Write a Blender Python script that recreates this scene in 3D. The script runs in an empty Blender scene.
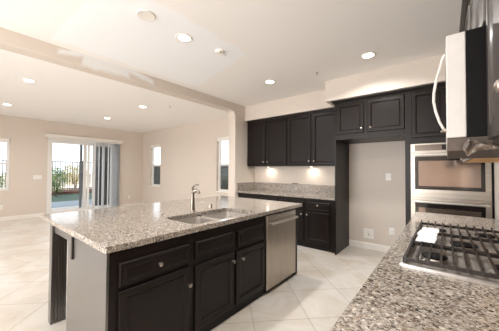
import bpy, bmesh, math, random
from mathutils import Vector, Matrix
random.seed(7)
R = math.radians
sc = bpy.context.scene
C = sc.collection

# ------------------------------------------------------------------ camera
YAW, PITCH, ROLL, FPX, EYE = R(38.889), R(1.165), R(0.36), 242.67, 1.36
cam_d = bpy.data.cameras.new('camera')
cam = bpy.data.objects.new('camera', cam_d)
C.objects.link(cam)
_F = Vector((-math.sin(YAW) * math.cos(PITCH), math.cos(YAW) * math.cos(PITCH), math.sin(PITCH)))
_Rt = Vector((math.cos(YAW), math.sin(YAW), 0))
_U = _Rt.cross(_F)
_x = math.cos(ROLL) * _Rt + math.sin(ROLL) * _U
_y = -math.sin(ROLL) * _Rt + math.cos(ROLL) * _U
_m = Matrix((_x, _y, -_F)).transposed().to_4x4()
_m.translation = Vector((0, 0, EYE))
cam.matrix_world = _m
cam_d.sensor_width = 36
cam_d.sensor_fit = 'HORIZONTAL'
cam_d.lens = FPX / 499 * 36
cam_d.clip_start = 0.02
sc.camera = cam

# ------------------------------------------------------------------ world, sun, fill lights, exposure
sc.view_settings.view_transform = 'Standard'
sc.view_settings.look = 'None'
sc.view_settings.gamma = 1
sc.view_settings.use_curve_mapping = False
sc.view_settings.exposure = 0.12
sc.cycles.use_denoising = True
sc.cycles.max_bounces = 10
sc.cycles.diffuse_bounces = 6
sc.cycles.caustics_reflective = False
sc.cycles.caustics_refractive = False
sc.cycles.sample_clamp_indirect = 4.0
w = bpy.data.worlds.new('sky')
sc.world = w
w.use_nodes = True
w.node_tree.nodes['Background'].inputs[0].default_value = (0.90, 0.95, 1.0, 1)
w.node_tree.nodes['Background'].inputs[1].default_value = 2.0


def light(name, kind, loc, energy, rot=(0, 0, 0), size=0.1, size_y=None, color=(1, 1, 1), shape=None, spread=None):
    d = bpy.data.lights.new(name, kind)
    d.energy = energy
    d.color = color
    if kind == 'AREA':
        d.shape = shape or ('RECTANGLE' if size_y else 'SQUARE')
        d.size = size
        if size_y:
            d.size_y = size_y
        if spread:
            d.spread = spread
    o = bpy.data.objects.new(name, d)
    o.location = loc
    o.rotation_euler = rot
    C.objects.link(o)
    return o


sun = light('sun', 'SUN', (0, 0, 12), 3.0, (R(38), 0, R(60)), color=(1, .96, .9))
sun.data.angle = R(1)
# added fill lights set in made-up windows of the wall behind the camera
light('daylight_front_kitchen', 'AREA', (-2.3, -3.32, 1.3), 205, (R(84), 0, R(-24)), 2.0, 1.8, (.98, .99, 1))
light('daylight_front_living', 'AREA', (-6.3, -3.44, 1.4), 8, (R(60), 0, 0), 3.0, 2.0, (.98, .99, 1))
CAN = 13.0
CAN_LIVING = 7.0          # watt of each recessed ceiling light


# ------------------------------------------------------------------ materials
def lin(c):
    return tuple(((v / 255) / 12.92 if v / 255 <= .04045 else ((v / 255 + .055) / 1.055) ** 2.4) for v in c) + (1,)


class NT:
    def __init__(s, name):
        s.m = bpy.data.materials.new(name)
        s.m.use_nodes = True
        s.t = s.m.node_tree
        s.b = s.t.nodes['Principled BSDF']

    def n(s, typ, **kw):
        nd = s.t.nodes.new(typ)
        for k, v in kw.items():
            if k.startswith('i_'):
                key = k[2:]
                nd.inputs[int(key) if key.isdigit() else key.replace('_', ' ')].default_value = v
            else:
                setattr(nd, k, v)
        return nd

    def l(s, a, b):
        s.t.links.new(a, b)

    def set(s, **kw):
        for k, v in kw.items():
            s.b.inputs[k.replace('_', ' ')].default_value = v

    def bump(s, h, strength=.1, dist=.01):
        b = s.n('ShaderNodeBump')
        b.inputs['Strength'].default_value = strength
        b.inputs['Distance'].default_value = dist
        s.l(h, b.inputs['Height'])
        s.l(b.outputs[0], s.b.inputs['Normal'])


def ramp(nt, fac, stops, interp='LINEAR'):
    r = nt.n('ShaderNodeValToRGB')
    r.color_ramp.interpolation = interp
    e = r.color_ramp.elements
    while len(e) < len(stops):
        e.new(.5)
    for el, (p, c) in zip(e, stops):
        el.position = p
        el.color = lin(c) if len(c) == 3 else c
    nt.l(fac, r.inputs[0])
    return r.outputs[0]


def simple(name, col, rough=.5, metal=0, var=.04, scale=30, bump=0, coat=0, spec=None, stretch=None):
    nt = NT(name)
    tc = nt.n('ShaderNodeTexCoord')
    src = tc.outputs['Object']
    if stretch:
        mp = nt.n('ShaderNodeMapping')
        mp.inputs['Scale'].default_value = stretch
        nt.l(src, mp.inputs[0])
        src = mp.outputs[0]
    nz = nt.n('ShaderNodeTexNoise', i_Scale=scale, i_Detail=3.0)
    nt.l(src, nz.inputs['Vector'])
    a = tuple(max(0, min(255, c * (1 - var))) for c in col)
    b = tuple(max(0, min(255, c * (1 + var))) for c in col)
    nt.l(ramp(nt, nz.outputs[0], [(.3, a), (.7, b)]), nt.b.inputs['Base Color'])
    nt.set(Roughness=rough, Metallic=metal)
    if coat:
        nt.b.inputs['Coat Weight'].default_value = coat
        nt.b.inputs['Coat Roughness'].default_value = .15
    if spec is not None:
        nt.b.inputs['Specular IOR Level'].default_value = spec
    if bump:
        nt.bump(nz.outputs[0], bump, .004)
    return nt.m


def emis(name, col, strength):
    nt = NT(name)
    nt.b.inputs['Base Color'].default_value = lin(col)
    nt.b.inputs['Emission Color'].default_value = lin(col)
    nt.b.inputs['Emission Strength'].default_value = strength
    return nt.m


def granite():
    nt = NT('granite')
    geo = nt.n('ShaderNodeNewGeometry')
    pos = geo.outputs['Position']
    v1 = nt.n('ShaderNodeTexVoronoi', i_Scale=190.0)
    v2 = nt.n('ShaderNodeTexVoronoi', i_Scale=92.0)
    nz = nt.n('ShaderNodeTexNoise', i_Scale=36.0, i_Detail=5.0)
    nb = nt.n('ShaderNodeTexNoise', i_Scale=60.0, i_Detail=3.0)
    for x in (v1, v2, nz, nb):
        nt.l(pos, x.inputs['Vector'])
    s1 = nt.n('ShaderNodeSeparateColor')
    nt.l(v1.outputs['Color'], s1.inputs[0])
    s2 = nt.n('ShaderNodeSeparateColor')
    nt.l(v2.outputs['Color'], s2.inputs[0])
    pal = [(0, (50, 46, 44)), (.14, (108, 101, 95)), (.27, (144, 134, 125)), (.48, (170, 161, 151)), (.74, (190, 182, 173)), (.92, (216, 210, 202))]
    c1 = ramp(nt, s1.outputs[0], pal, 'CONSTANT')
    pal2 = [(0, (76, 70, 66)), (.13, (138, 120, 104)), (.28, (156, 146, 135)), (.60, (180, 171, 160)), (.90, (212, 205, 196))]
    c2 = ramp(nt, s2.outputs[0], pal2, 'CONSTANT')
    mx = nt.n('ShaderNodeMix', data_type='RGBA')
    nt.l(ramp(nt, nz.outputs[0], [(.42, (0, 0, 0)), (.58, (255, 255, 255))]), mx.inputs[0])
    nt.l(c1, mx.inputs[6])
    nt.l(c2, mx.inputs[7])
    m2 = nt.n('ShaderNodeMix', data_type='RGBA', blend_type='MULTIPLY')
    m2.inputs[0].default_value = 1
    nt.l(mx.outputs[2], m2.inputs[6])
    nt.l(ramp(nt, nb.outputs[0], [(.34, (196, 190, 185)), (.50, (255, 255, 255))]), m2.inputs[7])
    nt.l(m2.outputs[2], nt.b.inputs['Base Color'])
    nt.set(Roughness=.12)
    return nt.m


def tile():
    nt = NT('floor_tile')
    geo = nt.n('ShaderNodeNewGeometry')
    mp = nt.n('ShaderNodeMapping')
    mp.inputs['Rotation'].default_value = (0, 0, R(-45))
    mp.inputs['Location'].default_value = (-.79 + .515 * 40, -2.19 + .515 * 40, 0)
    nt.l(geo.outputs['Position'], mp.inputs[0])
    br = nt.n('ShaderNodeTexBrick', offset=0.0)
    br.inputs['Scale'].default_value = 1
    br.inputs['Brick Width'].default_value = .515
    br.inputs['Row Height'].default_value = .515
    br.inputs['Mortar Size'].default_value = .0032
    br.inputs['Mortar Smooth'].default_value = .1
    br.inputs['Color1'].default_value = lin((219, 214, 207))
    br.inputs['Color2'].default_value = lin((213, 207, 199))
    br.inputs['Mortar'].default_value = lin((170, 162, 152))
    nt.l(mp.outputs[0], br.inputs['Vector'])
    nz = nt.n('ShaderNodeTexNoise', i_Scale=2.2, i_Detail=6.0, i_Roughness=.6, i_Distortion=.8)
    nt.l(geo.outputs['Position'], nz.inputs['Vector'])
    m2 = nt.n('ShaderNodeMix', data_type='RGBA', blend_type='MULTIPLY')
    m2.inputs[0].default_value = 1
    nt.l(br.outputs[0], m2.inputs[6])
    nt.l(ramp(nt, nz.outputs[0], [(.35, (236, 228, 218)), (.6, (255, 255, 255))]), m2.inputs[7])
    nt.l(m2.outputs[2], nt.b.inputs['Base Color'])
    nt.set(Roughness=.28)
    inv = nt.n('ShaderNodeMath', operation='SUBTRACT')
    inv.inputs[0].default_value = 1
    nt.l(br.outputs['Fac'], inv.inputs[1])
    nt.bump(inv.outputs[0], .3, .002)
    return nt.m


def patched_paint(name, col, white, boxes, u_axis, v_axis, noise=.16):
    """wall paint with repainted patches: each patch a noise-edged quad in place coordinates.
    a box = four half planes (nx, ny, d): inside where nx*u + ny*v < d"""
    nt = NT(name)
    geo = nt.n('ShaderNodeNewGeometry')
    sp = nt.n('ShaderNodeSeparateXYZ')
    nt.l(geo.outputs['Position'], sp.inputs[0])
    nz = nt.n('ShaderNodeTexNoise', i_Scale=3.5, i_Detail=5.0, i_Roughness=.65)
    nt.l(geo.outputs['Position'], nz.inputs['Vector'])
    U, V = sp.outputs[u_axis], sp.outputs[v_axis]

    def math_(op, a, b=None):
        m = nt.n('ShaderNodeMath', operation=op)
        for i, q in enumerate((a, b)):
            if q is None:
                continue
            if isinstance(q, (int, float)):
                m.inputs[i].default_value = q
            else:
                nt.l(q, m.inputs[i])
        return m.outputs[0]
    total = None
    for planes in boxes:
        worst = None
        for nx, ny, d in planes:
            e = math_('SUBTRACT', math_('ADD', math_('MULTIPLY', U, nx), math_('MULTIPLY', V, ny)), d)
            worst = e if worst is None else math_('MAXIMUM', worst, e)
        total = worst if total is None else math_('MINIMUM', total, worst)
    f = math_('ADD', total, math_('MULTIPLY', math_('SUBTRACT', nz.outputs[0], .5), noise * 2))
    mr = nt.n('ShaderNodeMapRange')
    mr.inputs['From Min'].default_value = -.01
    mr.inputs['From Max'].default_value = .03
    mr.inputs['To Min'].default_value = 1
    mr.inputs['To Max'].default_value = 0
    nt.l(f, mr.inputs[0])
    mx = nt.n('ShaderNodeMix', data_type='RGBA')
    nt.l(mr.outputs[0], mx.inputs[0])
    mx.inputs[6].default_value = lin(col)
    mx.inputs[7].default_value = lin(white)
    nt.l(mx.outputs[2], nt.b.inputs['Base Color'])
    nt.set(Roughness=.85)
    return nt.m


WALLC = (217, 206, 195)
CEILC = (248, 245, 242)
M = {}
M['wall'] = simple('wall_paint', WALLC, .85, var=.008, scale=60, bump=.04)
M['ceil'] = patched_paint('kitchen_ceiling_paint', CEILC, (249, 250, 252),
                          [[(-1, 0, 3.43), (1, 0, -1.95), (0, -1, -.72), (.25, 1, 1.85)]], 0, 1, .1)
M['ceil2'] = simple('living_ceiling_paint', CEILC, .85, var=.008, scale=50)
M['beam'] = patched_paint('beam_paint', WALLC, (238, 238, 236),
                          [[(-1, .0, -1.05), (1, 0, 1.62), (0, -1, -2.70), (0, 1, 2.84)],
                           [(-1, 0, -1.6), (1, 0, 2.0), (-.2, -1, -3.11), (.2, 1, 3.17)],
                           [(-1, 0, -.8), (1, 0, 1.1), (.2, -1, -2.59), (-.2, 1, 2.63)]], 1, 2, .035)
M['trim'] = simple('white_trim_paint', (238, 233, 226), .45, var=.01)
M['white'] = simple('white_plastic', (240, 238, 234), .35, var=.01)
M['vinyl'] = simple('white_vinyl', (236, 235, 232), .4, var=.01)
M['granite'] = granite()
M['tile'] = tile()
M['espresso'] = simple('espresso_stained_wood', (27, 20, 17), .36, var=.12, scale=14, coat=.0, spec=.24, stretch=(6, 6, .7), bump=.02)
M['espresso_side'] = simple('espresso_side_panel', (50, 43, 39), .36, var=.05, scale=10, coat=.3, stretch=(4, 4, .5))  # same dark stain; paler base and strong coat put its grazing sheen in
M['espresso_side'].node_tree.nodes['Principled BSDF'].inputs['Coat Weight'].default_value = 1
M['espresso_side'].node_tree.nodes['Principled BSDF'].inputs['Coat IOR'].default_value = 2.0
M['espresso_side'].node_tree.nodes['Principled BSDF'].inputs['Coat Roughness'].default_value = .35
M['espresso_gloss'] = simple('espresso_glossy_wood', (54, 46, 42), .4, var=.08, scale=14, coat=.7, stretch=(6, 6, .7))  # lit copy of the espresso wood, base lightened for glancing reflections
M['ovensteel'] = simple('oven_steel', (168, 160, 150), .33, 1, .05, scale=40, stretch=(.05, 1, 1))
M['ovenpanel'] = simple('oven_control_steel', (100, 90, 83), .3, 1, .05, scale=40, stretch=(.05, 1, 1))
M['traysteel'] = simple('cooktop_steel', (204, 198, 192), .42, .9, .03, scale=40)
M['dark'] = simple('black_shadow_gap', (20, 17, 16), .7)  # plain black of the toe kicks and dishwasher body
M['maple'] = simple('raw_maple_underside', (222, 178, 118), .6, var=.05, scale=9, stretch=(1, 8, 1))
M['nickel'] = simple('satin_nickel', (188, 180, 170), .3, 1, .03)
M['faucet'] = simple('brushed_faucet_nickel', (138, 130, 120), .34, 1, .03)
M['steel'] = simple('brushed_steel', (184, 174, 162), .34, 1, .05, scale=40, stretch=(1, 1, .04))
M['steel_h'] = simple('brushed_steel_light', (226, 221, 214), .32, 1, .04, scale=40, stretch=(.05, 1, 1))
M['sinksteel'] = simple('sink_steel', (196, 190, 183), .5, .8, .04, scale=60)
M['iron'] = simple('cast_iron', (40, 33, 29), .4, 0, .15, scale=90, bump=.1)
M['blackglass'] = simple('black_oven_glass', (30, 25, 24), .06, 0, .05, scale=3, coat=.6)
M['ovenglass'] = simple('oven_window_glass', (150, 132, 120), .09, .7, .06, scale=3, coat=1.0)  # brown colour stands in for the kitchen mirrored in the glass
M['blackenamel'] = simple('black_enamel', (16, 14, 14), .5, 0, .1, scale=40, spec=.12)
M['mwwhite'] = simple('pale_steel_door_edge', (208, 202, 197), .45, 0.0, .02, scale=20)
M['mwvent'] = simple('brown_grey_vent_metal', (86, 74, 65), .6, .1, .1, scale=30)
M['film'] = simple('crumpled_film', (92, 80, 70), .5, .0, .3, scale=16)
M['paper'] = simple('white_paper', (244, 242, 238), .7, 0, .01)
M['rubber'] = simple('black_cord', (22, 20, 20), .6)
M['blind'] = simple('vinyl_blind', (214, 216, 218), .6, var=.02)
M['greyframe'] = simple('grey_screen_frame', (112, 122, 130), .5, .3, .04)
M['lamp'] = emis('lamp_diffuser', (255, 247, 235), 9)
M['display'] = simple('black_display', (18, 18, 20), .15)
# outside
M['concrete'] = simple('patio_concrete', (176, 172, 168), .85, var=.05, scale=6)
M['curb'] = simple('grey_curb', (104, 116, 126), .85, var=.05, scale=6)
M['lawn'] = simple('dark_lawn', (38, 62, 52), .9, var=.3, scale=30)
M['mulch'] = simple('bark_mulch', (74, 50, 42), .95, var=.4, scale=40, bump=.4)
M['fence'] = simple('dark_fence_metal', (52, 46, 44), .5, .2, .1)
M['leaf'] = simple('green_leaf', (74, 106, 44), .55, var=.35, scale=5)
M['leaf2'] = simple('olive_leaf', (168, 160, 104), .6, var=.3, scale=5)
M['bark'] = simple('shrub_bark', (84, 66, 50), .8, var=.2)
M['block'] = simple('dark_block_wall', (84, 92, 90), .85, var=.08, scale=14)
M['gravel'] = simple('pale_desert_ground', (214, 204, 188), .95, var=.06, scale=2)
M['stucco'] = simple('pale_stucco', (206, 200, 192), .9, var=.04, scale=12)
M['post'] = simple('dark_post_wood', (40, 36, 36), .7, var=.1)


def glass_mat():
    nt = NT('window_glass')
    t = nt.t
    out = [n for n in t.nodes if n.type == 'OUTPUT_MATERIAL'][0]
    tr = nt.n('ShaderNodeBsdfTransparent')
    gl = nt.n('ShaderNodeBsdfGlossy')
    gl.inputs['Roughness'].default_value = .02
    lw = nt.n('ShaderNodeLayerWeight')
    pw = nt.n('ShaderNodeMath', operation='POWER')
    pw.inputs[1].default_value = 5
    nt.l(lw.outputs['Facing'], pw.inputs[0])
    fr = nt.n('ShaderNodeMath', operation='MULTIPLY_ADD')
    fr.inputs[1].default_value = .8
    fr.inputs[2].default_value = .03
    nt.l(pw.outputs[0], fr.inputs[0])
    mx = nt.n('ShaderNodeMixShader')
    nt.l(fr.outputs[0], mx.inputs[0])
    nt.l(tr.outputs[0], mx.inputs[1])
    nt.l(gl.outputs[0], mx.inputs[2])
    nt.l(mx.outputs[0], out.inputs[0])
    return nt.m


M['glass'] = glass_mat()


def screen_mat():
    nt = NT('insect_screen')
    out = [n for n in nt.t.nodes if n.type == 'OUTPUT_MATERIAL'][0]
    tr = nt.n('ShaderNodeBsdfTransparent')
    df = nt.n('ShaderNodeBsdfDiffuse')
    df.inputs[0].default_value = lin((60, 66, 66))
    mx = nt.n('ShaderNodeMixShader')
    mx.inputs[0].default_value = .45
    nt.l(tr.outputs[0], mx.inputs[1])
    nt.l(df.outputs[0], mx.inputs[2])
    nt.l(mx.outputs[0], out.inputs[0])
    return nt.m


M['screen'] = screen_mat()


# ------------------------------------------------------------------ mesh helpers
class MB:
    def __init__(s):
        s.v, s.f = [], []

    def add(s, vs, fs):
        b = len(s.v)
        s.v += [tuple(v) for v in vs]
        s.f += [tuple(b + i for i in f) for f in fs]
        return s

    def box(s, x0, x1, y0, y1, z0, z1):
        x0, x1 = sorted((x0, x1)); y0, y1 = sorted((y0, y1)); z0, z1 = sorted((z0, z1))
        return s.add([(x0, y0, z0), (x1, y0, z0), (x1, y1, z0), (x0, y1, z0), (x0, y0, z1), (x1, y0, z1), (x1, y1, z1), (x0, y1, z1)],
                     [(0, 3, 2, 1), (4, 5, 6, 7), (0, 1, 5, 4), (1, 2, 6, 5), (2, 3, 7, 6), (3, 0, 4, 7)])

    def rings(s, origin, U, N, w, h, profile):
        """nested rectangles (inset, out) on a face: origin = lower corner, U width dir, N outward, up = Z"""
        O, U, N, V = Vector(origin), Vector(U), Vector(N), Vector((0, 0, 1))
        vs, fs = [], []
        for ins, out in profile:
            for a, b in ((ins, ins), (w - ins, ins), (w - ins, h - ins), (ins, h - ins)):
                vs.append(O + U * a + V * b + N * out)
        k = len(profile)
        flip = U.cross(V).dot(N) < 0
        fs.append((3, 2, 1, 0))
        for i in range(k - 1):
            for j in range(4):
                fs.append((4 * i + j, 4 * i + (j + 1) % 4, 4 * i + 4 + (j + 1) % 4, 4 * i + 4 + j))
        fs.append(tuple(4 * (k - 1) + j for j in range(4)))
        if flip:
            fs = [tuple(reversed(f)) for f in fs]
        return s.add(vs, fs)

    def lathe(s, origin, axis, prof, n=16):
        O, A = Vector(origin), Vector(axis).normalized()
        P = A.orthogonal().normalized()
        Q = A.cross(P)
        vs, fs = [], []
        for r, h in prof:
            for i in range(n):
                a = 2 * math.pi * i / n
                vs.append(O + A * h + (P * math.cos(a) + Q * math.sin(a)) * r)
        for k in range(len(prof) - 1):
            for i in range(n):
                fs.append((k * n + i, k * n + (i + 1) % n, (k + 1) * n + (i + 1) % n, (k + 1) * n + i))
        fs.append(tuple(range(n - 1, -1, -1)))
        fs.append(tuple((len(prof) - 1) * n + i for i in range(n)))
        return s.add(vs, fs)

    def tube(s, pts, r, n=8):
        pts = [Vector(p) for p in pts]
        rs = r if isinstance(r, (list, tuple)) else [r] * len(pts)
        vs, fs = [], []
        prev = None
        for i, p in enumerate(pts):
            t = (pts[min(i + 1, len(pts) - 1)] - pts[max(i - 1, 0)]).normalized()
            if prev is None:
                a = t.orthogonal().normalized()
            else:
                a = (prev - t * prev.dot(t)).normalized()
            prev = a
            b = t.cross(a)
            for k in range(n):
                g = 2 * math.pi * k / n
                vs.append(p + (a * math.cos(g) + b * math.sin(g)) * rs[i])
        for k in range(len(pts) - 1):
            for i in range(n):
                fs.append((k * n + i, k * n + (i + 1) % n, (k + 1) * n + (i + 1) % n, (k + 1) * n + i))
        fs.append(tuple(range(n - 1, -1, -1)))
        fs.append(tuple((len(pts) - 1) * n + i for i in range(n)))
        return s.add(vs, fs)

    def prism(s, poly, axis, a0, a1):
        """poly in the two other axes, extruded along axis from a0 to a1"""
        n = len(poly)
        def P(p, a):
            return {'x': (a, p[0], p[1]), 'y': (p[0], a, p[1]), 'z': (p[0], p[1], a)}[axis]
        vs = [P(p, a0) for p in poly] + [P(p, a1) for p in poly]
        fs = [tuple(range(n - 1, -1, -1)), tuple(range(n, 2 * n))] + [(i, (i + 1) % n, n + (i + 1) % n, n + i) for i in range(n)]
        return s.add(vs, fs)

    def sweep(s, path, prof):
        """profile (out, z) swept along a 2D path; outward = right-hand side of the travel direction"""
        path = [Vector(p) for p in path]
        vs, fs = [], []
        n = len(prof)
        for i, p in enumerate(path):
            ns = []
            for a, b in ((i - 1, i), (i, i + 1)):
                if a >= 0 and b < len(path):
                    d = (path[b] - path[a]).normalized()
                    ns.append(Vector((d.y, -d.x)))
            m = ns[0] if len(ns) == 1 else (ns[0] + ns[1]) / (1 + ns[0].dot(ns[1]))
            for o, z in prof:
                vs.append((p.x + m.x * o, p.y + m.y * o, z))
        for i in range(len(path) - 1):
            for j in range(n):
                fs.append((i * n + j, i * n + (j + 1) % n, (i + 1) * n + (j + 1) % n, (i + 1) * n + j))
        fs.append(tuple(range(n - 1, -1, -1)))
        fs.append(tuple((len(path) - 1) * n + j for j in range(n)))
        return s.add(vs, fs)

    def build(s, name, mat, parent=None, bev=0, smooth=False, sub=0, segs=2):
        me = bpy.data.meshes.new(name)
        xs, ys, zs = zip(*s.v)
        c = Vector(((min(xs) + max(xs)) / 2, (min(ys) + max(ys)) / 2, (min(zs) + max(zs)) / 2))
        me.from_pydata([tuple(Vector(v) - c) for v in s.v], [], s.f)
        bm = bmesh.new()
        bm.from_mesh(me)
        bmesh.ops.recalc_face_normals(bm, faces=bm.faces)
        bm.to_mesh(me)
        bm.free()
        me.materials.append(M[mat] if isinstance(mat, str) else mat)
        if smooth:
            for p in me.polygons:
                p.use_smooth = True
            if hasattr(me, 'set_sharp_from_angle'):
                me.set_sharp_from_angle(angle=R(40))
        o = bpy.data.objects.new(name, me)
        C.objects.link(o)
        off = Vector((0, 0, 0))
        q = parent
        while q is not None:
            off += q.location
            q = q.parent
        o.location = c - off
        if parent is not None:
            o.parent = parent
        if bev:
            b = o.modifiers.new('bevel', 'BEVEL')
            b.width = bev
            b.segments = segs
            b.limit_method = 'ANGLE'
            b.angle_limit = R(40)
        if sub:
            m = o.modifiers.new('sub', 'SUBSURF')
            m.levels = m.render_levels = sub
        return o


def tag(o, label, cat, group=None, kind=None):
    if label:
        o['label'] = label
    if cat:
        o['category'] = cat
    if group:
        o['group'] = group
    if kind:
        o['kind'] = kind
    return o


def thing(name, loc, label=None, cat=None, group=None, kind=None):
    o = bpy.data.objects.new(name, None)
    o.empty_display_size = .1
    o.location = loc
    C.objects.link(o)
    return tag(o, label, cat, group, kind)


def struct(o):
    o['kind'] = 'structure'
    return o


# ------------------------------------------------------------------ room shell
XL, XR, YB, YF = -9.0, 0.44, 4.65, -3.5
ZK, ZL = 2.83, 2.77
XB0, XB1 = -3.78, -3.58        # divider between living room and kitchen
struct(MB().box(XL - .15, XR + .15, YF - .15, YB + .15, -.15, 0).build('floor', 'tile'))
struct(MB().box(XB1, XR + .15, YF - .15, YB + .15, ZK, ZK + .2).build('ceiling', 'ceil'))
struct(MB().box(XL - .15, XB0, YF - .15, YB + .15, ZL, ZL + .26).build('ceiling', 'ceil2'))


def wall_holes(axis, a0, a1, t0, t1, z0, z1, holes):
    """wall running along axis from a0 to a1, thickness t0..t1, rectangular holes (u0,u1,z0,z1)"""
    mb = MB()

    def bx(u0, u1, w0, w1):
        if u1 - u0 < 1e-4 or w1 - w0 < 1e-4:
            return
        if axis == 'y':
            mb.box(t0, t1, u0, u1, w0, w1)
        else:
            mb.box(u0, u1, t0, t1, w0, w1)
    u = a0
    for h in sorted(holes):
        bx(u, h[0], z0, z1)
        bx(h[0], h[1], z0, h[2])
        bx(h[0], h[1], h[3], z1)
        u = h[1]
    bx(u, a1, z0, z1)
    return mb


DOOR = (1.80, 3.80, 0.02, 2.27)
LWIN = (-.22, 1.02, .80, 2.16)
LWIN_FILL = (-2.6, -1.2, .80, 2.16)  # added unseen window, put in to brighten the island end panel
SW1 = (-8.44, -7.76, .78, 2.26)
SW2 = (-4.92, -4.24, .78, 2.26)
struct(wall_holes('y', YF - .15, YB + .15, XL - .15, XL, 0, 3.0, [LWIN_FILL, LWIN, DOOR]).build('wall_left', 'wall'))
struct(wall_holes('x', XL, XR + .15, YB, YB + .15, 0, 3.0, [SW1, SW2]).build('wall_back', 'wall'))
struct(MB().box(XR, XR + .15, YF, YB, 0, 3.0).build('wall_right', 'wall'))
struct(wall_holes('x', XL, XR + .15, YF - .15, YF, 0, 3.0, [(-7.9, -4.7, .35, 2.45), (-3.4, -1.2, .5, 2.45)]).build('wall_front', 'wall'))  # unseen wall; both window openings are added for the fill lights
# divider: dropped beam and stub wall, one profile with a rounded inner corner
prof = [(YF, 3.0), (YF, 2.67)]
ra = .13
for i in range(9):
    a = R(90) * i / 8
    prof.append((3.93 - ra + ra * math.sin(a), 2.67 - ra + ra * math.cos(a)))
prof += [(3.93, 0), (YB, 0), (YB, 3.0)]
struct(MB().prism(prof, 'x', XB0, XB1).build('wall_divider', 'beam', bev=.012))
# drywall boxes above the cabinets
struct(MB().box(XB1, -1.53, 4.27, YB, 2.50, ZK).build('trim_1', 'wall'))
struct(MB().box(-1.53, XR, 3.87, YB, 2.50, ZK).build('trim_2', 'wall'))
# baseboards
BBp = [(0, 0), (.014, 0), (.014, .09), (.008, .105), (0, .105)]
struct(MB().sweep([(XL, YF), (XL, DOOR[0] - .05)], BBp).build('baseboard_left', 'trim'))
struct(MB().sweep([(XL, DOOR[1] + .05), (XL, YB), (XB0, YB), (XB0, 3.93), (XB1, 3.93), (XB1, 4.0)], BBp).build('baseboard_back', 'trim'))
struct(MB().sweep([(-1.385, YB), (-.432, YB)], BBp).build('baseboard_niche', 'trim'))
struct(MB().sweep([(XR, 3.94), (XR, 3.30)], BBp).build('baseboard_right', 'trim'))


# ------------------------------------------------------------------ windows
def window(n, axis, t_in, t_out, hole, mid_z, open_dir, screen=True):
    """single-hung window set in a hole. axis 'y': hole along y in the x wall; 'x': along x in the y wall"""
    u0, u1, z0, z1 = hole

    def bx(mb, a, b, c, d, e, f):    # a,b along wall; c,d through wall; e,f z
        return mb.box(c, d, a, b, e, f) if axis == 'y' else mb.box(a, b, c, d, e, f)
    ctr = (t_in + t_out) / 2
    root = thing('window_%d' % n, ((ctr, (u0 + u1) / 2, z0) if axis == 'y' else ((u0 + u1) / 2, ctr, z0)), kind='structure')
    s = 1 if t_out > t_in else -1
    d0, d1 = t_in + s * .07, t_in + s * .13
    fr = MB()
    fw = .055
    bx(fr, u0, u0 + fw, d0, d1, z0, z1); bx(fr, u1 - fw, u1, d0, d1, z0, z1)
    bx(fr, u0 + fw, u1 - fw, d0, d1, z0, z0 + fw); bx(fr, u0 + fw, u1 - fw, d0, d1, z1 - fw, z1)
    fr.build('window_frame', 'vinyl', root, bev=.004)
    bx(MB(), u0 + fw, u1 - fw, d0 + s * .01, d1 - s * .01, mid_z - .03, mid_z + .03).build('meeting_rail', 'vinyl', root, bev=.003)
    g = t_in + s * .10
    bx(MB(), u0 + fw, u1 - fw, g - .002, g + .002, mid_z + .03, z1 - fw).build('window_pane', 'glass', root)
    bx(MB(), u0 + fw, u1 - fw, g - .002, g + .002, z0 + fw, mid_z - .03).build('window_pane', 'glass', root)
    if screen:
        e = t_in + s * .122
        bx(MB(), u0 + fw, u1 - fw, e - .001, e + .001, z0 + fw, mid_z - .03).build('insect_screen', 'screen', root)
    bx(MB(), u0 - .0, u1 + .0, t_in - s * .02, t_in + s * .07, z0 - .02, z0 + .004).build('window_sill', 'trim', root, bev=.004)
    # blind head rail with the raised slats stacked under it
    bx(MB(), u0 + .02, u1 - .02, t_in - s * .012, t_in + s * .05, z1 - .10, z1 - .002).build('blind_head_rail', 'trim', root, bev=.006)
    return root


window(1, 'y', XL, XL - .15, LWIN, 1.50, -1, screen=False)
window(4, 'y', XL, XL - .15, LWIN_FILL, 1.50, -1, screen=False)  # added window, out of view
window(2, 'x', YB, YB + .15, SW1, 1.52, 1)
window(3, 'x', YB, YB + .15, SW2, 1.52, 1)

# sliding glass door
dr = thing('door_1', (XL - .07, 2.82, 0.0), kind='structure')
fr = MB()
y0, y1, z0, z1 = DOOR
fr.box(XL - .13, XL - .01, y0, y0 + .06, 0, z1).box(XL - .13, XL - .01, y1 - .06, y1, 0, z1)
fr.box(XL - .13, XL - .01, y0 + .06, y1 - .06, z1 - .06, z1).box(XL - .13, XL - .01, y0 + .06, y1 - .06, 0, .07)
fr.build('door_frame', 'vinyl', dr, bev=.004)


def sash(a, b, x, nm, fw=.07):
    m = MB()
    m.box(x - .02, x + .02, a, a + fw, .07, z1 - .06).box(x - .02, x + .02, b - fw, b, .07, z1 - .06)
    m.box(x - .02, x + .02, a + fw, b - fw, z1 - .13, z1 - .06).box(x - .02, x + .02, a + fw, b - fw, .07, .14)
    o = m.build(nm, 'vinyl', dr, bev=.003)
    MB().box(x - .003, x + .003, a + fw, b - fw, .14, z1 - .13).build('door_pane', 'glass', o)
    return o


sash(1.86, 2.89, XL - .05, 'fixed_panel', .06)
sash(2.73, 3.74, XL - .10, 'sliding_panel', .09)
MB().box(XL - .127, XL - .112, 2.635, 2.705, .07, z1 - .06).build('screen_door_stile', 'greyframe', dr, bev=.002)
MB().box(XL - .03, XL - .005, 2.87, 2.90, .95, 1.2).build('door_handle', 'white', dr, bev=.006)
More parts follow.
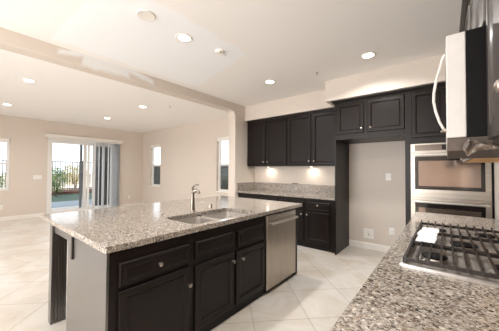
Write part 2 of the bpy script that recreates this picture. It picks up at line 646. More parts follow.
# vertical blinds pushed to the right and their valance
vb = thing('vertical_blinds', (XL + .06, 2.8, 2.2), 'white vertical blinds drawn to the right end of the sliding glass door', 'blinds')
MB().box(XL + .005, XL + .11, 1.70, 3.87, 2.285, 2.385).build('valance', 'trim', vb, bev=.008)
MB().box(XL + .03, XL + .075, 1.78, 3.80, 2.25, 2.285).build('head_rail', 'vinyl', vb, bev=.004)


def vane(y, ang, half=.043):
    c, s_ = math.cos(ang), math.sin(ang)
    x = XL + .055
    pts = []
    for t, off in ((-1, 0), (-.5, .006), (0, .008), (.5, .006), (1, 0)):
        pts.append((x + c * half * t - s_ * off, y + s_ * half * t + c * off))
    poly = pts + [(px - s_ * .0015, py + c * .0015) for px, py in reversed(pts)]
    return MB().prism(poly, 'z', .09, 2.25)


for y, a in ((2.985, 76), (3.13, -2), (3.235, 2), (3.275, 10), (3.415, 4)):
    vane(y, R(a)).build('blind_vane', 'blind', vb)
for i in range(13):
    vane(3.50 + i * .022, R(24 if i < 5 else -14 if i < 10 else 8)).build('blind_vane', 'blind', vb)


# ------------------------------------------------------------------ cabinet builders
DOORP = lambda t: [(0, 0), (0, t - .004), (.005, t), (.046, t), (.051, t - .006), (.056, t - .004), (.064, t - .010), (.070, t - .010)]
DRAWP = lambda t: [(0, 0), (0, t - .006), (.008, t), (.020, t), (.026, t - .004), (.034, t - .004), (.040, t - .001)]


def knob(parent, p, N, r=.0155):
    return MB().lathe(p, N, [(.008, 0), (.006, .004), (.006, .012), (r * .8, .015), (r, .020), (r * .92, .027), (r * .5, .031), (.001, .032)], 14
                      ).build('knob', 'nickel', parent, smooth=True)


def at(O, U, N, u, z, n=0):
    return (O[0] + U[0] * u + N[0] * n, O[1] + U[1] * u + N[1] * n, z)


def cab(name, O, U, N, w, depth, z0, z1, label, cat, drawers=(), doors=(), toe=0, body='espresso', group=None, t=.02, maple=False, toe_in=.06, door_mat='espresso'):
    """O = front lower left corner (x,y) of the box, U width dir, N outward normal"""
    mid = at(O, U, N, w / 2, z0, -depth / 2)
    root = thing(name, mid, label, cat, group)

    def bx(u0, u1, n0, n1, a, b):
        p, q = at(O, U, N, u0, a, n0), at(O, U, N, u1, b, n1)
        return MB().box(p[0], q[0], p[1], q[1], a, b)
    bx(0, w, -depth, 0, z0 + toe, z1).build('body', body, root, bev=.0015)
    if toe:
        bx(0, w, -depth, -toe_in, z0, z0 + toe).build('toe_kick', 'dark', root)
    if maple:
        bx(.015, w - .015, -depth + .01, -.018, z0 - .004, z0 + .001).build('underside', 'maple', root)
    for nm, lst, pf in (('drawer', drawers, DRAWP), ('door', doors, DOORP)):
        for d in lst:
            u0, u1, a, b = d[:4]
            o = MB().rings(at(O, U, N, u0, a), U, N, u1 - u0, b - a, pf(t)).build(nm, door_mat, root)
            if len(d) > 4 and d[4]:
                knob(o, at(O, U, N, d[4][0], d[4][1], t - .001), N)
    return root


# ------------------------------------------------------------------ island (front faces +X)
FX = -1.54
UY, PX = (0, 1, 0), (1, 0, 0)
cab('base_cabinet', (FX, .605), UY, PX, .60, .64, 0, .874,
    'dark island cabinet with one drawer over one door, at the near end of the island', 'cabinet',
    drawers=[(.05, .565, .653, .797, (.31, .721))], doors=[(.05, .565, .105, .625, (.555, .492))], toe=.075, toe_in=.022)
cab('base_cabinet', (FX, 1.205), UY, PX, .975, .64, 0, .66,
    'dark island sink cabinet with two doors and two blank drawer fronts beside the dishwasher', 'cabinet',
    drawers=[(.022, .455, .665, .795), (.515, .952, .625, .785)],
    doors=[(.022, .458, .105, .612, (.445, .53)), (.50, .955, .105, .60, (.575, .518))], toe=.075, toe_in=.022)
# sink cabinet: the front carries on up to the counter in front of the bowls
sc_root = [o for o in C.objects if o.name.startswith('base_cabinet')][-1]
MB().box(FX - .02, FX, 1.205, 2.18, .66, .874).build('front_frame', 'espresso', sc_root)
MB().box(FX - .64, FX - .62, 1.205, 2.18, .66, .874).build('back_frame', 'espresso', sc_root)
# end filler after dishwasher
tag(MB().box(FX - .64, FX, 2.843, 2.93, 0, .874).build('end_panel', 'espresso', bev=.002),
    'dark narrow panel closing the far end of the island past the dishwasher', 'panel')
# back panel + near end panel + leg
ib = thing('island_back_panel', (-2.23, 1.8, 0), 'smooth dark back and end panel of the island with a fluted leg under the overhang', 'panel')
MB().box(-2.265, -2.19, .62, 2.93, 0, .874).build('back_panel', 'espresso', ib)
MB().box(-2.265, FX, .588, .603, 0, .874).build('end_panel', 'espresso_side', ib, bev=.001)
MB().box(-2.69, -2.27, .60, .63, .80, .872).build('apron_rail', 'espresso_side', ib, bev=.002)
MB().box(-2.15, -2.125, .576, .588, .70, .86).build('steel_bracket', 'iron', ib, bev=.002)
# leg profile (x,y): grooves cut in its +X and -X faces
lp = [(-2.77, .583), (-2.69, .583)]
for yc in (.607, .628, .649, .670):
    lp += [(-2.69, yc - .006), (-2.697, yc - .004), (-2.697, yc + .004), (-2.69, yc + .006)]
lp += [(-2.69, .694), (-2.77, .694)]
for yc in (.670, .649, .628, .607):
    lp += [(-2.77, yc + .006), (-2.763, yc + .004), (-2.763, yc - .004), (-2.77, yc - .006)]
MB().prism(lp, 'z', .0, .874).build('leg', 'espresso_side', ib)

# island countertop with the sink cut-out
SX0, SX1, SY0, SY1 = -2.045, -1.59, 1.265, 2.10


def rrect(x0, x1, y0, y1, r, n=5):
    pts = []
    for cx, cy, a0 in ((x1 - r, y0 + r, -90), (x1 - r, y1 - r, 0), (x0 + r, y1 - r, 90), (x0 + r, y0 + r, 180)):
        for i in range(n + 1):
            a = R(a0 + 90 * i / n)
            pts.append((cx + r * math.cos(a), cy + r * math.sin(a)))
    return pts


def slab(x0, x1, y0, y1, z0, z1, hole=None, r=.006):
    bm = bmesh.new()
    outer = rrect(x0, x1, y0, y1, .012, 3)
    loops = [outer] + ([hole] if hole else [])
    tops = []
    for z in (z0, z1):
        edges = []
        lv = []
        for lp_ in loops:
            vs = [bm.verts.new((px, py, z)) for px, py in lp_]
            lv.append(vs)
            for i in range(len(vs)):
                edges.append(bm.edges.new((vs[i], vs[(i + 1) % len(vs)])))
        bmesh.ops.triangle_fill(bm, use_beauty=True, use_dissolve=False, edges=edges)
        tops.append(lv)
    for a, b in zip(*tops):
        n = len(a)
        for i in range(n):
            bm.faces.new((a[i], a[(i + 1) % n], b[(i + 1) % n], b[i]))
    bmesh.ops.recalc_face_normals(bm, faces=bm.faces)
    mb = MB()
    bm.verts.ensure_lookup_table()
    mb.v = [tuple(v.co) for v in bm.verts]
    mb.f = [tuple(v.index for v in f.verts) for f in bm.faces]
    bm.verts.index_update()
    mb.f = [tuple(v.index for v in f.verts) for f in bm.faces]
    bm.free()
    return mb


ict = slab(-3.075, -1.518, .574, 3.037, .874, .914, rrect(SX0, SX1, SY0, SY1, .07)).build('countertop', 'granite', bev=.004)
tag(ict, 'speckled beige granite island countertop holding the double sink', 'countertop')

# sink: two undermounted bowls
sk = thing('kitchen_sink', (-1.83, 1.68, .68), 'stainless steel double bowl sink set under the island granite', 'sink')


def bowl(x0, x1, y0, y1, ztop, depth):
    """open rounded basin with wall thickness"""
    mb = MB()
    loops = []
    for (ins, z, r) in ((-.012, ztop, .06), (0, ztop, .055), (.006, ztop - depth + .03, .05), (.03, ztop - depth, .035), ):
        loops.append([(px, py, z) for px, py in rrect(x0 + ins, x1 - ins, y0 + ins, y1 - ins, r, 5)])
    outer = [[(px, py, z) for px, py in rrect(x0 + ins, x1 - ins, y0 + ins, y1 - ins, .05, 5)] for ins, z in ((.02, ztop - depth - .008), (-.004, ztop - depth + .02), (-.012, ztop - .004))]
    allv = outer + loops
    n = len(loops[0])
    vs = [v for l in allv for v in l]
    fs = []
    for k in range(len(allv) - 1):
        for i in range(n):
            fs.append((k * n + i, k * n + (i + 1) % n, (k + 1) * n + (i + 1) % n, (k + 1) * n + i))
    fs.append(tuple(range(n)))
    fs.append(tuple((len(allv) - 1) * n + i for i in range(n)))
    return mb.add(vs, fs)


for a, b in ((SY0 + .004, 1.665), (1.705, SY1 - .004)):
    o = bowl(SX0 + .004, SX1 - .004, a, b, .872, .19).build('bowl', 'sinksteel', sk, smooth=True)
    MB().lathe((-1.83, (a + b) / 2, .682), (0, 0, 1), [(.045, 0), (.045, .004), (.036, .006), (.03, .003), (.01, .003)], 20).build('drain', 'nickel', o, smooth=True)
MB().box(SX0 + .02, SX1 - .02, 1.662, 1.708, .80, .868).build('divider', 'sinksteel', sk, bev=.004)

# faucet
fc = thing('faucet', (-2.13, 1.665, .914), 'brushed nickel single lever faucet standing behind the island sink', 'faucet')
MB().lathe((-2.13, 1.665, .914), (0, 0, 1), [(.033, 0), (.033, .006), (.027, .012), (.023, .08), (.019, .17), (.017, .20)], 20).build('base', 'faucet', fc, smooth=True)
MB().tube([(-2.13, 1.665, 1.095), (-2.126, 1.668, 1.115), (-2.112, 1.674, 1.135), (-2.09, 1.684, 1.142), (-2.07, 1.695, 1.130), (-2.06, 1.70, 1.108)],
          [.017, .020, .022, .020, .017, .015], 14).build('spout', 'faucet', fc, smooth=True)
MB().tube([(-2.128, 1.665, 1.145), (-2.135, 1.672, 1.175), (-2.13, 1.685, 1.190), (-2.12, 1.715, 1.200), (-2.115, 1.735, 1.198)],
          [.016, .011, .008, .007, .006], 10).build('lever', 'faucet', fc, smooth=True)
ag = MB().lathe((-2.15, 1.94, .914), (0, 0, 1), [(.021, 0), (.021, .045), (.018, .052), (.006, .054)], 18).build('air_gap_cap', 'nickel', smooth=True)
tag(ag, 'small round metal air gap cap on the granite right of the faucet', 'cap')

# dishwasher
dw = thing('dishwasher', (-1.8, 2.57, 0), 'stainless steel dishwasher with bar handle at the far end of the island', 'dishwasher')
MB().box(FX - .56, FX - .005, 2.19, 2.83, .07, .86).build('body', 'dark', dw)
MB().box(FX - .005, FX + .028, 2.186, 2.834, .055, .862).build('door', 'steel', dw, bev=.005)
MB().box(FX + .028, FX + .031, 2.20, 2.82, .805, .85).build('control_strip', 'steel_h', dw)
MB().box(FX - .50, FX - .03, 2.20, 2.82, 0, .065).build('toe_kick', 'dark', dw)
h = MB()
h.tube([(FX + .068, 2.215, .775), (FX + .068, 2.805, .775)], .0135, 14)
h.build('handle', 'steel_h', dw, smooth=True)
for yy in (2.235, 2.785):
    MB().box(FX + .028, FX + .073, yy - .012, yy + .012, .758, .786).build('handle_mount', 'steel_h', dw, bev=.003)

# ------------------------------------------------------------------ back wall run (front faces -Y)
MX, UX = (0, -1, 0), (1, 0, 0)
for (x0, lab, sgn) in ((-3.56, 'dark base cabinet in the corner beside the stub wall, partly behind the island', 0),
                       (-2.505, 'dark base cabinet with paired doors beside the tall refrigerator panel', 1)):
    w_ = 1.045 if sgn == 0 else 1.095
    h_ = w_ / 2
    cab('base_cabinet', (x0, 4.02), UX, MX, w_, .60, 0, .874, lab, 'cabinet',
        drawers=[(.025, h_ - .02, .665, .81, (h_ / 2, .735)), (h_ + .022, w_ - .07 * sgn - .02, .665, .81, (1.5 * h_ - .03, .762))],
        doors=[(.025, h_ - .02, .115, .64, (h_ - .06, .588)), (h_ + .022, w_ - .07 * sgn - .02, .115, .64, (h_ + .05, .588))], toe=.05, toe_in=.02)
tag(slab(-3.578, -1.415, 3.995, YB - .001, .874, .914).build('countertop', 'granite', bev=.004),
    'grey speckled granite countertop along the back wall under the wall cabinets', 'countertop')
bs = thing('backsplash', (-2.5, 4.6, .914), 'low granite backsplash strip along the back wall and stub wall', 'backsplash')
MB().box(-3.556, -1.415, 4.628, 4.649, .915, 1.08).build('back_strip', 'granite', bs, bev=.002)
MB().box(-3.579, -3.557, 4.0, 4.649, .915, 1.08).build('side_strip', 'granite', bs, bev=.002)
tag(MB().tube([(-2.55, 4.622, 1.087), (-2.50, 4.615, 1.09), (-2.45, 4.62, 1.087), (-2.41, 4.63, 1.086)], .008, 8).build('cord_end', 'rubber', smooth=True),
    'short black cord end lying on top of the granite backsplash', 'cord')

for (x0, w_, lab) in ((-3.565, 1.06, 'dark two-door wall cabinet in the corner next to the stub wall'),
                      (-2.503, 1.095, 'dark two-door wall cabinet next to the tall refrigerator cabinet')):
    h_ = .545
    cab('wall_cabinet', (x0, 4.34), UX, MX, w_, .309, 1.455, 2.46, lab, 'cabinet',
        doors=[(.02, h_ - .024 - .01, 1.475, 2.435, (h_ - .065, 1.545)), (h_ + .008, w_ - .02, 1.475, 2.435, (h_ + .038, 1.545))])
CR = [(0, 2.44), (.006, 2.44), (.012, 2.455), (.022, 2.462), (.040, 2.485), (.044, 2.499), (0, 2.499)]
tag(MB().sweep([(-3.566, 4.34), (-1.41, 4.34)], [(0, 2.461), (.010, 2.461), (.018, 2.485), (.024, 2.499), (0, 2.499)]).build('crown_moulding', 'espresso'),
    'thin dark crown moulding on top of the back wall cabinets', 'moulding')

# tall refrigerator panel
tag(MB().box(-1.402, -1.384, 3.955, YB - .002, 0, 2.44).build('refrigerator_panel', 'espresso', bev=.001),
    'tall dark side panel at the left of the empty refrigerator space', 'panel')
cab('wall_cabinet', (-1.383, 3.955), UX, MX, .952, .69, 1.86, 2.44,
    'dark two-door cabinet bridging the empty refrigerator space', 'cabinet',
    doors=[(.022, .425, 1.952, 2.43, (.395, 2.015)), (.475, .948, 1.952, 2.43, (.525, 2.015))])
# oven tower
cab('oven_cabinet', (-.43, 3.955), UX, MX, .868, .69, 0, 2.44,
    'tall dark oven cabinet with two doors above the built-in double oven', 'cabinet',
    doors=[(.077, .437, 1.815, 2.43, (.40, 1.87)), (.447, .80, 1.815, 2.43, (.485, 1.87)), (.085, .80, .12, .40)], toe=.08)
tag(MB().sweep([(-1.403, 4.33), (-1.403, 3.954), (.438, 3.954)], CR[:]).build('crown_moulding', 'espresso'),
    'dark stepped crown moulding over the refrigerator bridge cabinet and oven cabinet', 'moulding')

# double oven
OY = 3.954
ov = thing('double_oven', (.02, OY, .42), 'stainless steel built-in double wall oven with dark glass doors', 'oven')
MB().box(-.367, .417, OY - .012, OY, .425, 1.73).build('frame', 'ovensteel', ov, bev=.002)
MB().box(-.362, .412, OY - .030, OY - .013, 1.618, 1.728).build('control_panel', 'ovensteel', ov, bev=.003)
MB().box(-.315, .365, OY - .0325, OY - .030, 1.632, 1.712).build('control_glass', 'ovenpanel', ov)
MB().box(-.03, .09, OY - .0335, OY - .0325, 1.640, 1.700).build('display', 'display', ov)
for (a, b) in ((1.022, 1.604), (.430, .995)):
    d = MB().rings((-.365, OY - .013, a), UX, MX, .78, b - a, [(0, 0), (0, .026), (.004, .03)]).build('door', 'ovensteel', ov, bev=0)
    MB().box(-.315, .362, OY - .047, OY - .043, a + .105, b - .045).build('door_glass', 'blackglass', d, bev=.001)
    MB().box(-.275, .325, OY - .0485, OY - .047, a + .15, b - .105).build('window', 'ovenglass', d)
    MB().tube([(-.345, OY - .085, b - .026), (.395, OY - .085, b - .026)], .0125, 12).build('handle', 'steel_h', d, smooth=True)
    for xx in (-.325, .375):
        MB().box(xx - .012, xx + .012, OY - .08, OY - .043, b - .038, b - .014).build('handle_mount', 'steel_h', d, bev=.003)


# wall plates
def plate(x, y, z, N, nm, label, cat, w_=.075, h_=.118, kind='outlet'):
    root = thing(nm, (x, y, z - h_ / 2), label, cat)
    U = (1, 0, 0) if N[1] else (0, 1, 0)
    o = (x - U[0] * w_ / 2, y - U[1] * w_ / 2, z - h_ / 2)
    MB().rings(o, U, N, w_, h_, [(0, 0), (0, .003), (.004, .006)]).build('plate', 'white', root)
    p = (x - U[0] * .016 + N[0] * .006, y - U[1] * .016 + N[1] * .006, z - .033)
    MB().rings(p, U, N, .032, .066, [(0, 0), (0, .002), (.003, .003)]).build('rocker' if kind == 'switch' else 'socket', 'trim', root)
    return root


yb = YB - .0005
plate(-.745, yb, 1.265, (0, -1, 0), 'wall_switch', 'white wall plate high in the refrigerator niche', 'switch', kind='switch')
plate(-.70, yb, .36, (0, -1, 0), 'wall_outlet', 'white outlet low in the refrigerator niche right of the water box', 'outlet')
plate(XL + .0005, 1.585, 1.13, (1, 0, 0), 'wall_switch', 'wide white switch plate left of the sliding door', 'switch', w_=.19, kind='switch')
plate(XL + .0005, .87, .36, (1, 0, 0), 'wall_outlet', 'white outlet low on the left wall under the leftmost window', 'outlet')
plate(XL + .0005, 4.16, .36, (1, 0, 0), 'wall_outlet', 'white outlet low on the left wall between sliding door and corner', 'outlet')
wb = thing('water_supply_box', (-1.06, yb, .19), 'white recessed water supply box low in the refrigerator niche', 'box')
m = MB()
m.box(-1.135, -.975, yb - .008, yb, .325, .35).box(-1.135, -.975, yb - .008, yb, .185, .21)
m.box(-1.135, -1.11, yb - .008, yb, .21, .325).box(-1.0, -.975, yb - .008, yb, .21, .325)
m.build('frame', 'white', wb)
MB().box(-1.11, -1.0, yb - .002, yb, .21, .325).build('back', 'trim', wb)
MB().tube([(-1.055, yb - .004, .222), (-1.055, yb - .006, .262), (-1.05, yb - .010, .28)], .007, 8).build('valve', 'nickel', wb, smooth=True)

# under-cabinet lights
for x, lab in ((-3.11, 'round puck light under the left wall cabinet'), (-2.07, 'round puck light under the wall cabinet beside the refrigerator panel')):
    p = thing('puck_light', (x, 4.53, 1.437), lab, 'light', 'puck lights under the wall cabinets')
    MB().lathe((x, 4.53, 1.454), (0, 0, -1), [(.035, 0), (.035, .012), (.030, .015)], 20).build('housing', 'nickel', p, smooth=True)
    MB().lathe((x, 4.53, 1.439), (0, 0, -1), [(.026, 0), (.026, .002)], 20).build('lens', 'lamp', p)
    light('puck_lamp', 'AREA', (x, 4.53, 1.430), 1.1, (0, 0, 0), .05, color=(1, .90, .76), shape='DISK')

# ------------------------------------------------------------------ right-hand run (front faces -X)
NX = (-1, 0, 0)
for i, (a, b, lab) in enumerate(((2.48, 3.25, 'dark base cabinet under the far end of the cooktop counter'),
                                 (1.30, 2.478, 'dark base cabinet directly under the gas cooktop'),
                                 (.35, 1.298, 'dark base cabinet under the cooktop counter nearest the camera'),
                                 )):
    w_ = b - a
    cab('base_cabinet', (-.22, b), (0, -1, 0), NX, w_, .655, 0, .66 if i == 1 else .874, lab, 'cabinet',
        drawers=[] if i == 1 else [(.02, w_ - .02, .68, .82, (w_ / 2, .75))],
        doors=[(.02, w_ / 2 - .005, .115, .65, (w_ / 2 - .04, .59)), (w_ / 2 + .005, w_ - .02, .115, .65, (w_ / 2 + .04, .59))], toe=.09)
tag(slab(-.255, XR - .001, -.75, 3.275, .874, .914, rrect(-.13, .33, 1.40, 2.34, .02)).build('countertop', 'granite', bev=.004),
    'brown grey speckled granite countertop holding the gas cooktop in the right foreground', 'countertop')

# cooktop
CX0, CX1, CY0, CY1 = -.175, .36, 1.335, 2.405
ck = thing('gas_cooktop', (.09, 1.87, .914), 'stainless steel gas cooktop with black cast iron grates on the right counter', 'cooktop')
tray = MB()
lo = [(0, .9145), (0, .922), (.006, .928), (.018, .930), (.022, .930), (.030, .922), (.04, .918)]
vs, fs = [], []
for ins, z in lo:
    vs += [(px, py, z) for px, py in rrect(CX0 + ins, CX1 - ins, CY0 + ins, CY1 - ins, .02, 4)]
n = len(rrect(0, 1, 0, 1, .1, 4))
for k in range(len(lo) - 1):
    for i in range(n):
        fs.append((k * n + i, k * n + (i + 1) % n, (k + 1) * n + (i + 1) % n, (k + 1) * n + i))
fs.append(tuple(range(n - 1, -1, -1)))
fs.append(tuple((len(lo) - 1) * n + i for i in range(n)))
tray.add(vs, fs).build('tray', 'traysteel', ck, smooth=True)
for (bx_, by_, br_) in ((-.045, 1.52, .052), (.20, 1.52, .042), (.08, 1.87, .062), (-.04, 2.22, .042), (.20, 2.22, .052)):
    b = MB().lathe((bx_, by_, .918), (0, 0, 1), [(br_ * 1.3, 0), (br_ * 1.25, .006), (br_ * .9, .010), (br_ * .85, .018)], 24).build('burner', 'steel_h', ck, smooth=True)
    MB().lathe((bx_, by_, .936), (0, 0, 1), [(br_ * .5, 0), (br_, .001), (br_, .007), (br_ * .92, .010), (.002, .011)], 24).build('burner_cap', 'blackenamel', b, smooth=True)
GX0, GX1 = -.160, .346
for gi, (ga, gb) in enumerate(((1.355, 1.690), (1.700, 2.035), (2.045, 2.38))):
    g = MB()
    zt = .962
    for yy in (ga + .006, gb - .006):
        g.box(GX0, GX1, yy - .006, yy + .006, zt - .022, zt - .006)
    for xx in (GX0 + .006, GX1 - .006):
        g.box(xx - .006, xx + .006, ga, gb, zt - .022, zt - .006)
    for xx in (GX0 + .008, GX1 - .008):
        for yy in (ga + .008, gb - .008):
            g.box(xx - .008, xx + .008, yy - .008, yy + .008, .919, zt - .02)
    go = g.build('grate', 'iron', ck, bev=.002)
    nf = 12
    for k in range(nf):
        xx = GX0 + .010 + (GX1 - GX0 - .02) * k / (nf - 1)
        f = MB()
        prof = [(ga - .004, zt - .020), (ga - .002, zt + .004), (ga + .006, zt + .012), (ga + .014, zt + .002), (ga + .03, zt - .002), (gb - .03, zt - .002),
                (gb - .014, zt + .002), (gb - .006, zt + .012), (gb + .002, zt + .004), (gb + .004, zt - .020), (gb - .014, zt - .018), (gb - .03, zt - .013), (ga + .03, zt - .013), (ga + .014, zt - .018)]
        f.prism(prof, 'x', xx - .0042, xx + .0042).build('grate_bar', 'iron', go)

# papers left on the cooktop
pp = thing('paper_stack', (-.10, 1.8, .9755), 'torn white papers lying on the far left of the cooktop grates', 'paper')
random.seed(3)
for i in range(7):
    y_ = 1.64 + i * .05
    x_ = -.132 + random.uniform(-.004, .012)
    w_ = .085 + random.uniform(-.012, .012)
    m = MB()
    z_ = .9755 + .001 * i
    m.add([(x_, y_, z_), (x_ + w_, y_ + .006, z_), (x_ + w_ + .004, y_ + .046, z_ + .010), (x_ + .004, y_ + .042, z_ + .008),
           (x_, y_, z_ + .0018), (x_ + w_, y_ + .006, z_ + .0018), (x_ + w_ + .004, y_ + .046, z_ + .0118), (x_ + .004, y_ + .042, z_ + .0098)],
          [(0, 3, 2, 1), (4, 5, 6, 7), (0, 1, 5, 4), (1, 2, 6, 5), (2, 3, 7, 6), (3, 0, 4, 7)]).build('sheet', 'paper', pp)

# upper cabinets on the right wall
cab('wall_cabinet', (.140, 3.30), (0, -1, 0), NX, 1.245, .299, 1.455, 2.44,
    'dark wall cabinet with a pale wood underside beyond the microwave', 'cabinet',
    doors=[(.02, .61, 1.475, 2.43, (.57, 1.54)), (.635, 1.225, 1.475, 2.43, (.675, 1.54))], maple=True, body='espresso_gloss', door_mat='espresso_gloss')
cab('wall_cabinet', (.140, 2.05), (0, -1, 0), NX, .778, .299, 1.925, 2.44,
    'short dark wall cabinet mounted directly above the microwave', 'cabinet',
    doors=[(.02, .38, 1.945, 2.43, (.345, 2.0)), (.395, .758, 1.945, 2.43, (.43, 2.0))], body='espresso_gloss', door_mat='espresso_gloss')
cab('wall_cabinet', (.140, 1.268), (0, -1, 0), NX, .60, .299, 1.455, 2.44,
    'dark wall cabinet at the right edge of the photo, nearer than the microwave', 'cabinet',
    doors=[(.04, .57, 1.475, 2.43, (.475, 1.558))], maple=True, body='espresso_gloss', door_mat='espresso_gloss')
tag(MB().sweep([(.140, 3.30), (.140, .67)], CR).build('crown_moulding', 'espresso'),
    'dark crown moulding along the right-hand wall cabinets above the microwave', 'moulding')

# microwave
mw = thing('microwave', (.2, 1.66, 1.44), 'over-the-range microwave with pale door and black side above the cooktop', 'microwave')
MB().box(.068, XR - .002, 1.272, 2.046, 1.497, 1.918).build('body', 'blackenamel', mw, bev=.002)
MB().box(.006, .067, 1.272, 2.046, 1.497, 1.918).build('door', 'mwwhite', mw, bev=.004)
MB().box(.0045, .006, 1.50, 1.96, 1.55, 1.87).build('door_window', 'blackglass', mw)
MB().box(.010, XR - .002, 1.276, 2.042, 1.444, 1.496).build('vent_base', 'mwvent', mw, bev=.002)
pts = []
for zz, xx in ((1.86, .010), (1.845, .0), (1.80, -.010), (1.755, -.022), (1.70, -.030), (1.665, -.031), (1.62, -.024), (1.575, -.012), (1.545, .0), (1.53, .010)):
    pts.append((xx - .006, 1.325, zz))
MB().tube(pts, .0052, 12).build('handle', 'mwwhite', mw, smooth=True)
MB().lathe((.006, 1.325, 1.535), (-1, 0, 0), [(.009, 0), (.009, .012), (.006, .014)], 12).build('handle_mount', 'nickel', mw, smooth=True)

# crumpled film hanging from the microwave underside
bm_ = MB()
NXs, NYs = 16, 10
random.seed(11)
ph = [random.uniform(0, 6) for _ in range(6)]
top = []
UPc = [(.052, 1.452), (.060, 1.474), (.070, 1.488), (.084, 1.484), (.100, 1.474), (.118, 1.462), (.138, 1.468), (.150, 1.466)]
LOc = [(.056, 1.436), (.066, 1.416), (.078, 1.428), (.092, 1.436), (.106, 1.440), (.122, 1.441), (.136, 1.440), (.150, 1.440)]


def along(c, u):
    k = min(int(u * (len(c) - 1)), len(c) - 2)
    f = u * (len(c) - 1) - k
    f = f * f * (3 - 2 * f)
    return tuple(c[k][q] * (1 - f) + c[k + 1][q] * f for q in (0, 1))


for layer in (0, 1):
    for i in range(NXs + 1):
        for j in range(NYs + 1):
            u, v = i / NXs, j / NYs
            a_, b_ = along(LOc, u), along(UPc, u)
            x_ = a_[0] * (1 - v) + b_[0] * v
            y_ = 1.215 + .03 * v * v + .010 * math.sin(8 * u + 3 * v + ph[0]) + .006 * math.sin(6 * v - 13 * u + ph[1]) + .0012 * layer
            top.append((x_, y_, a_[1] * (1 - v) + b_[1] * v))
K = (NXs + 1) * (NYs + 1)
fs = []
for i in range(NXs):
    for j in range(NYs):
        a = i * (NYs + 1) + j
        q = (a, a + 1, a + NYs + 2, a + NYs + 1)
        fs.append(q)
        fs.append(tuple(K + t for t in reversed(q)))
bm_.add(top, fs)
fl = bm_.build('packing_film', 'film', smooth=True)
tag(fl, 'crumpled brownish packing film hanging under the near edge of the microwave', 'film')


# ------------------------------------------------------------------ ceiling fixtures
def can_light(x, y, z, label, group, power=CAN):
    root = thing('recessed_light', (x, y, z), label, 'light', group)
    MB().lathe((x, y, z - .0005), (0, 0, -1), [(.095, 0), (.095, .003), (.088, .007), (.066, .004), (.064, .002)], 28).build('trim_ring', 'trim', root, smooth=True)
    MB().lathe((x, y, z - .0045), (0, 0, -1), [(.064, 0), (.060, .003)], 28).build('diffuser', 'lamp', root)
    light('recessed_lamp', 'AREA', (x, y, z - .012), power, (0, 0, 0), .12, color=(1, .985, .965), shape='DISK', spread=R(150))


for x, y, lab in ((-2.25, 1.617, 'recessed ceiling light above the island sink, nearest of the kitchen lights'),
                  (-2.25, 3.315, 'recessed ceiling light above the far end of the island'),
                  (-.75, 3.315, 'recessed ceiling light in front of the refrigerator niche'),
                  (-.75, 1.617, 'recessed ceiling light overhead between island and cooktop')):
    can_light(x, y, ZK, lab, 'kitchen ceiling lights', 16 if y > 3 else CAN)
for x, y, lab in ((-5.15, .775, 'living room ceiling light nearest the beam, leftmost in view'),
                  (-7.45, .775, 'living room ceiling light near the leftmost window'),
                  (-7.2, 2.70, 'living room ceiling light in front of the sliding door'),
                  (-5.25, 2.70, 'living room ceiling light between the beam and the side window')):
    can_light(x, y, ZL, lab, 'living room ceiling lights', CAN_LIVING)
for x, y in ((-5.2, -1.6), (-7.4, -1.6)):  # unseen lights added to brighten the room from this side
    can_light(x, y, ZL, 'living room ceiling light behind the camera side', 'living room ceiling lights', CAN_LIVING)

o = MB().lathe((-2.2, 1.148, ZK), (0, 0, -1), [(.085, 0), (.085, .006), (.078, .012), (.065, .010), (.001, .010)], 28).build('ceiling_speaker_cover', 'trim', smooth=True)
tag(o, 'round white cover plate on the kitchen ceiling left of the nearest light', 'cover')
sd = thing('smoke_detector', (-2.15, 2.072, ZK), 'small round smoke detector on the repainted kitchen ceiling patch', 'detector')
MB().lathe((-2.15, 2.072, ZK), (0, 0, -1), [(.058, 0), (.058, .012), (.048, .026), (.02, .030)], 24).build('housing', 'trim', sd, smooth=True)
MB().lathe((-2.12, 2.055, ZK - .024), (0, 0, -1), [(.014, 0), (.012, .006)], 12).build('sensor', 'mwvent', sd, smooth=True)
for x, y, z, lab in ((-1.473, 3.411, ZK, 'small sprinkler head on the kitchen ceiling between two lights'),
                     (-4.715, 3.039, ZL, 'small sprinkler head on the living room ceiling')):
    s_ = thing('sprinkler_head', (x, y, z), lab, 'sprinkler')
    MB().lathe((x, y, z), (0, 0, -1), [(.036, 0), (.034, .004), (.016, .006)], 20).build('escutcheon', 'trim', s_, smooth=True)
    MB().lathe((x, y, z - .006), (0, 0, -1), [(.010, 0), (.008, .02), (.016, .022), (.016, .025)], 12).build('deflector', 'nickel', s_, smooth=True)

# ------------------------------------------------------------------ outside
struct(MB().box(-11.05, XL - .15, -4, 9, -.25, -.04).build('patio', 'concrete'))
struct(MB().box(-13.1, -11.05, -4, 9, -.25, -.05).build('curb', 'curb'))
struct(MB().box(-16.6, -13.1, -6, 12, -.25, -.045).build('ground', 'lawn'))
struct(MB().box(-18.4, -16.6, -6, 12, -.25, .10).build('ground', 'mulch'))
struct(MB().box(-60, -18.4, -30, 60, -.25, .05).build('ground', 'gravel'))
struct(MB().box(XL - .15, 4, YB + .15, 60, -.25, -.06).build('ground', 'gravel'))
struct(MB().box(-18.4, XL - .15, 12, 60, -.25, -.06).build('ground', 'gravel'))
tag(MB().box(-26.2, -26, -6, 16, 0, .95).build('low_wall', 'stucco'), 'pale low stucco wall beyond the metal fence', 'wall')
fe = thing('metal_fence', (-17.4, 3, .1), 'dark metal picket fence behind the lawn and planting bed', 'fence')
for z in (.22, 1.80):
    MB().box(-17.42, -17.38, -2.0, 9.5, z - .02, z + .02).build('rail', 'fence', fe)
yy = -1.0
while yy < 7.6:
    MB().box(-17.41, -17.39, yy - .014, yy + .014, .14, 1.80).build('picket', 'fence', fe)
    yy += .118
for yy in (-2.0, .4, 2.8, 5.2, 7.6):
    MB().box(-17.44, -17.36, yy - .04, yy + .04, .08, 1.88).build('post', 'fence', fe)


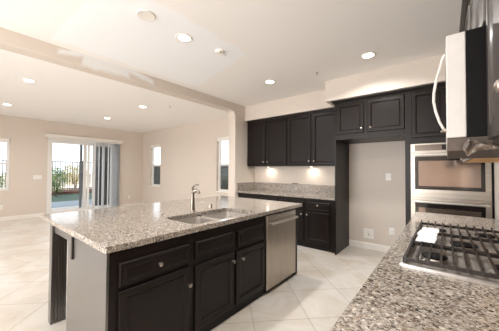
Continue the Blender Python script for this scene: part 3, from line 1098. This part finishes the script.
def shrub(name, x, y, z, rx, h, n, mat, label, leaf=.055, cat='shrub'):
    root = thing(name, (x, y, z), label, cat)
    st = MB()
    rnd = random.Random(int(abs(x * 37 + y * 91)))
    for k in range(6):
        a = rnd.uniform(0, 6.28)
        q = (x + math.cos(a) * rx * .5, y + math.sin(a) * rx * .5, z + h * rnd.uniform(.6, .9))
        st.tube([(x, y, z), ((x + q[0]) / 2 + rnd.uniform(-.04, .04), (y + q[1]) / 2, z + h * .4), q], [.02, .014, .005], 6)
    st.build('stem', 'bark', root)
    lf = MB()
    for _ in range(n):
        while True:
            p = Vector((rnd.uniform(-1, 1), rnd.uniform(-1, 1), rnd.uniform(-1, 1)))
            if .25 < p.length < 1:
                break
        c = Vector((x + p.x * rx, y + p.y * rx, z + h * .55 + p.z * h * .45))
        d = Vector((rnd.uniform(-1, 1), rnd.uniform(-1, 1), rnd.uniform(-.3, 1))).normalized()
        s_ = d.cross(Vector((rnd.uniform(-1, 1), rnd.uniform(-1, 1), rnd.uniform(-1, 1)))).normalized()
        u = d.cross(s_) * .01
        L = leaf * rnd.uniform(.7, 1.4)
        lf.add([c, c + d * L * .5 + s_ * L * .3 + u, c + d * L, c + d * L * .5 - s_ * L * .3 + u], [(0, 1, 2, 3)])
    lf.build('foliage', mat, root)
    return root


shrub('shrub', -15.6, 3.50, -.045, .48, 1.5, 2000, 'leaf', 'tall leafy green shrub at the left side of the sliding door view')
shrub('shrub', -19.3, 5.35, .05, .75, 1.75, 1800, 'leaf2', 'pale olive shrub beyond the fence right of the green shrub', .07)
shrub('shrub', -19.6, 3.8, .05, .6, 1.2, 700, 'leaf2', 'low pale olive shrub beyond the fence behind the green shrub', .07)
shrub('shrub', -15.9, 1.25, -.045, .6, 1.4, 1600, 'leaf', 'leafy green shrub seen through the leftmost window')
shrub('shrub', -17.9, 6.9, .10, .45, 1.1, 600, 'leaf', 'green shrub at the far right of the sliding door view')
tag(MB().box(-10.35, -10.0, 3.50, 3.95, -.04, 3.0).build('patio_post', 'post', bev=.01), 'dark square patio post outside the right end of the sliding door', 'post')
tag(MB().box(-15, 2, 6.5, 6.7, -.06, 1.62).build('garden_wall', 'block', bev=.01), 'dark grey green garden wall outside the two narrow side windows', 'wall')
shrub('tree', -6.15, 7.3, -.06, .42, 2.9, 900, 'leaf', 'green tree behind the garden wall seen through the right side window', .09, 'tree')
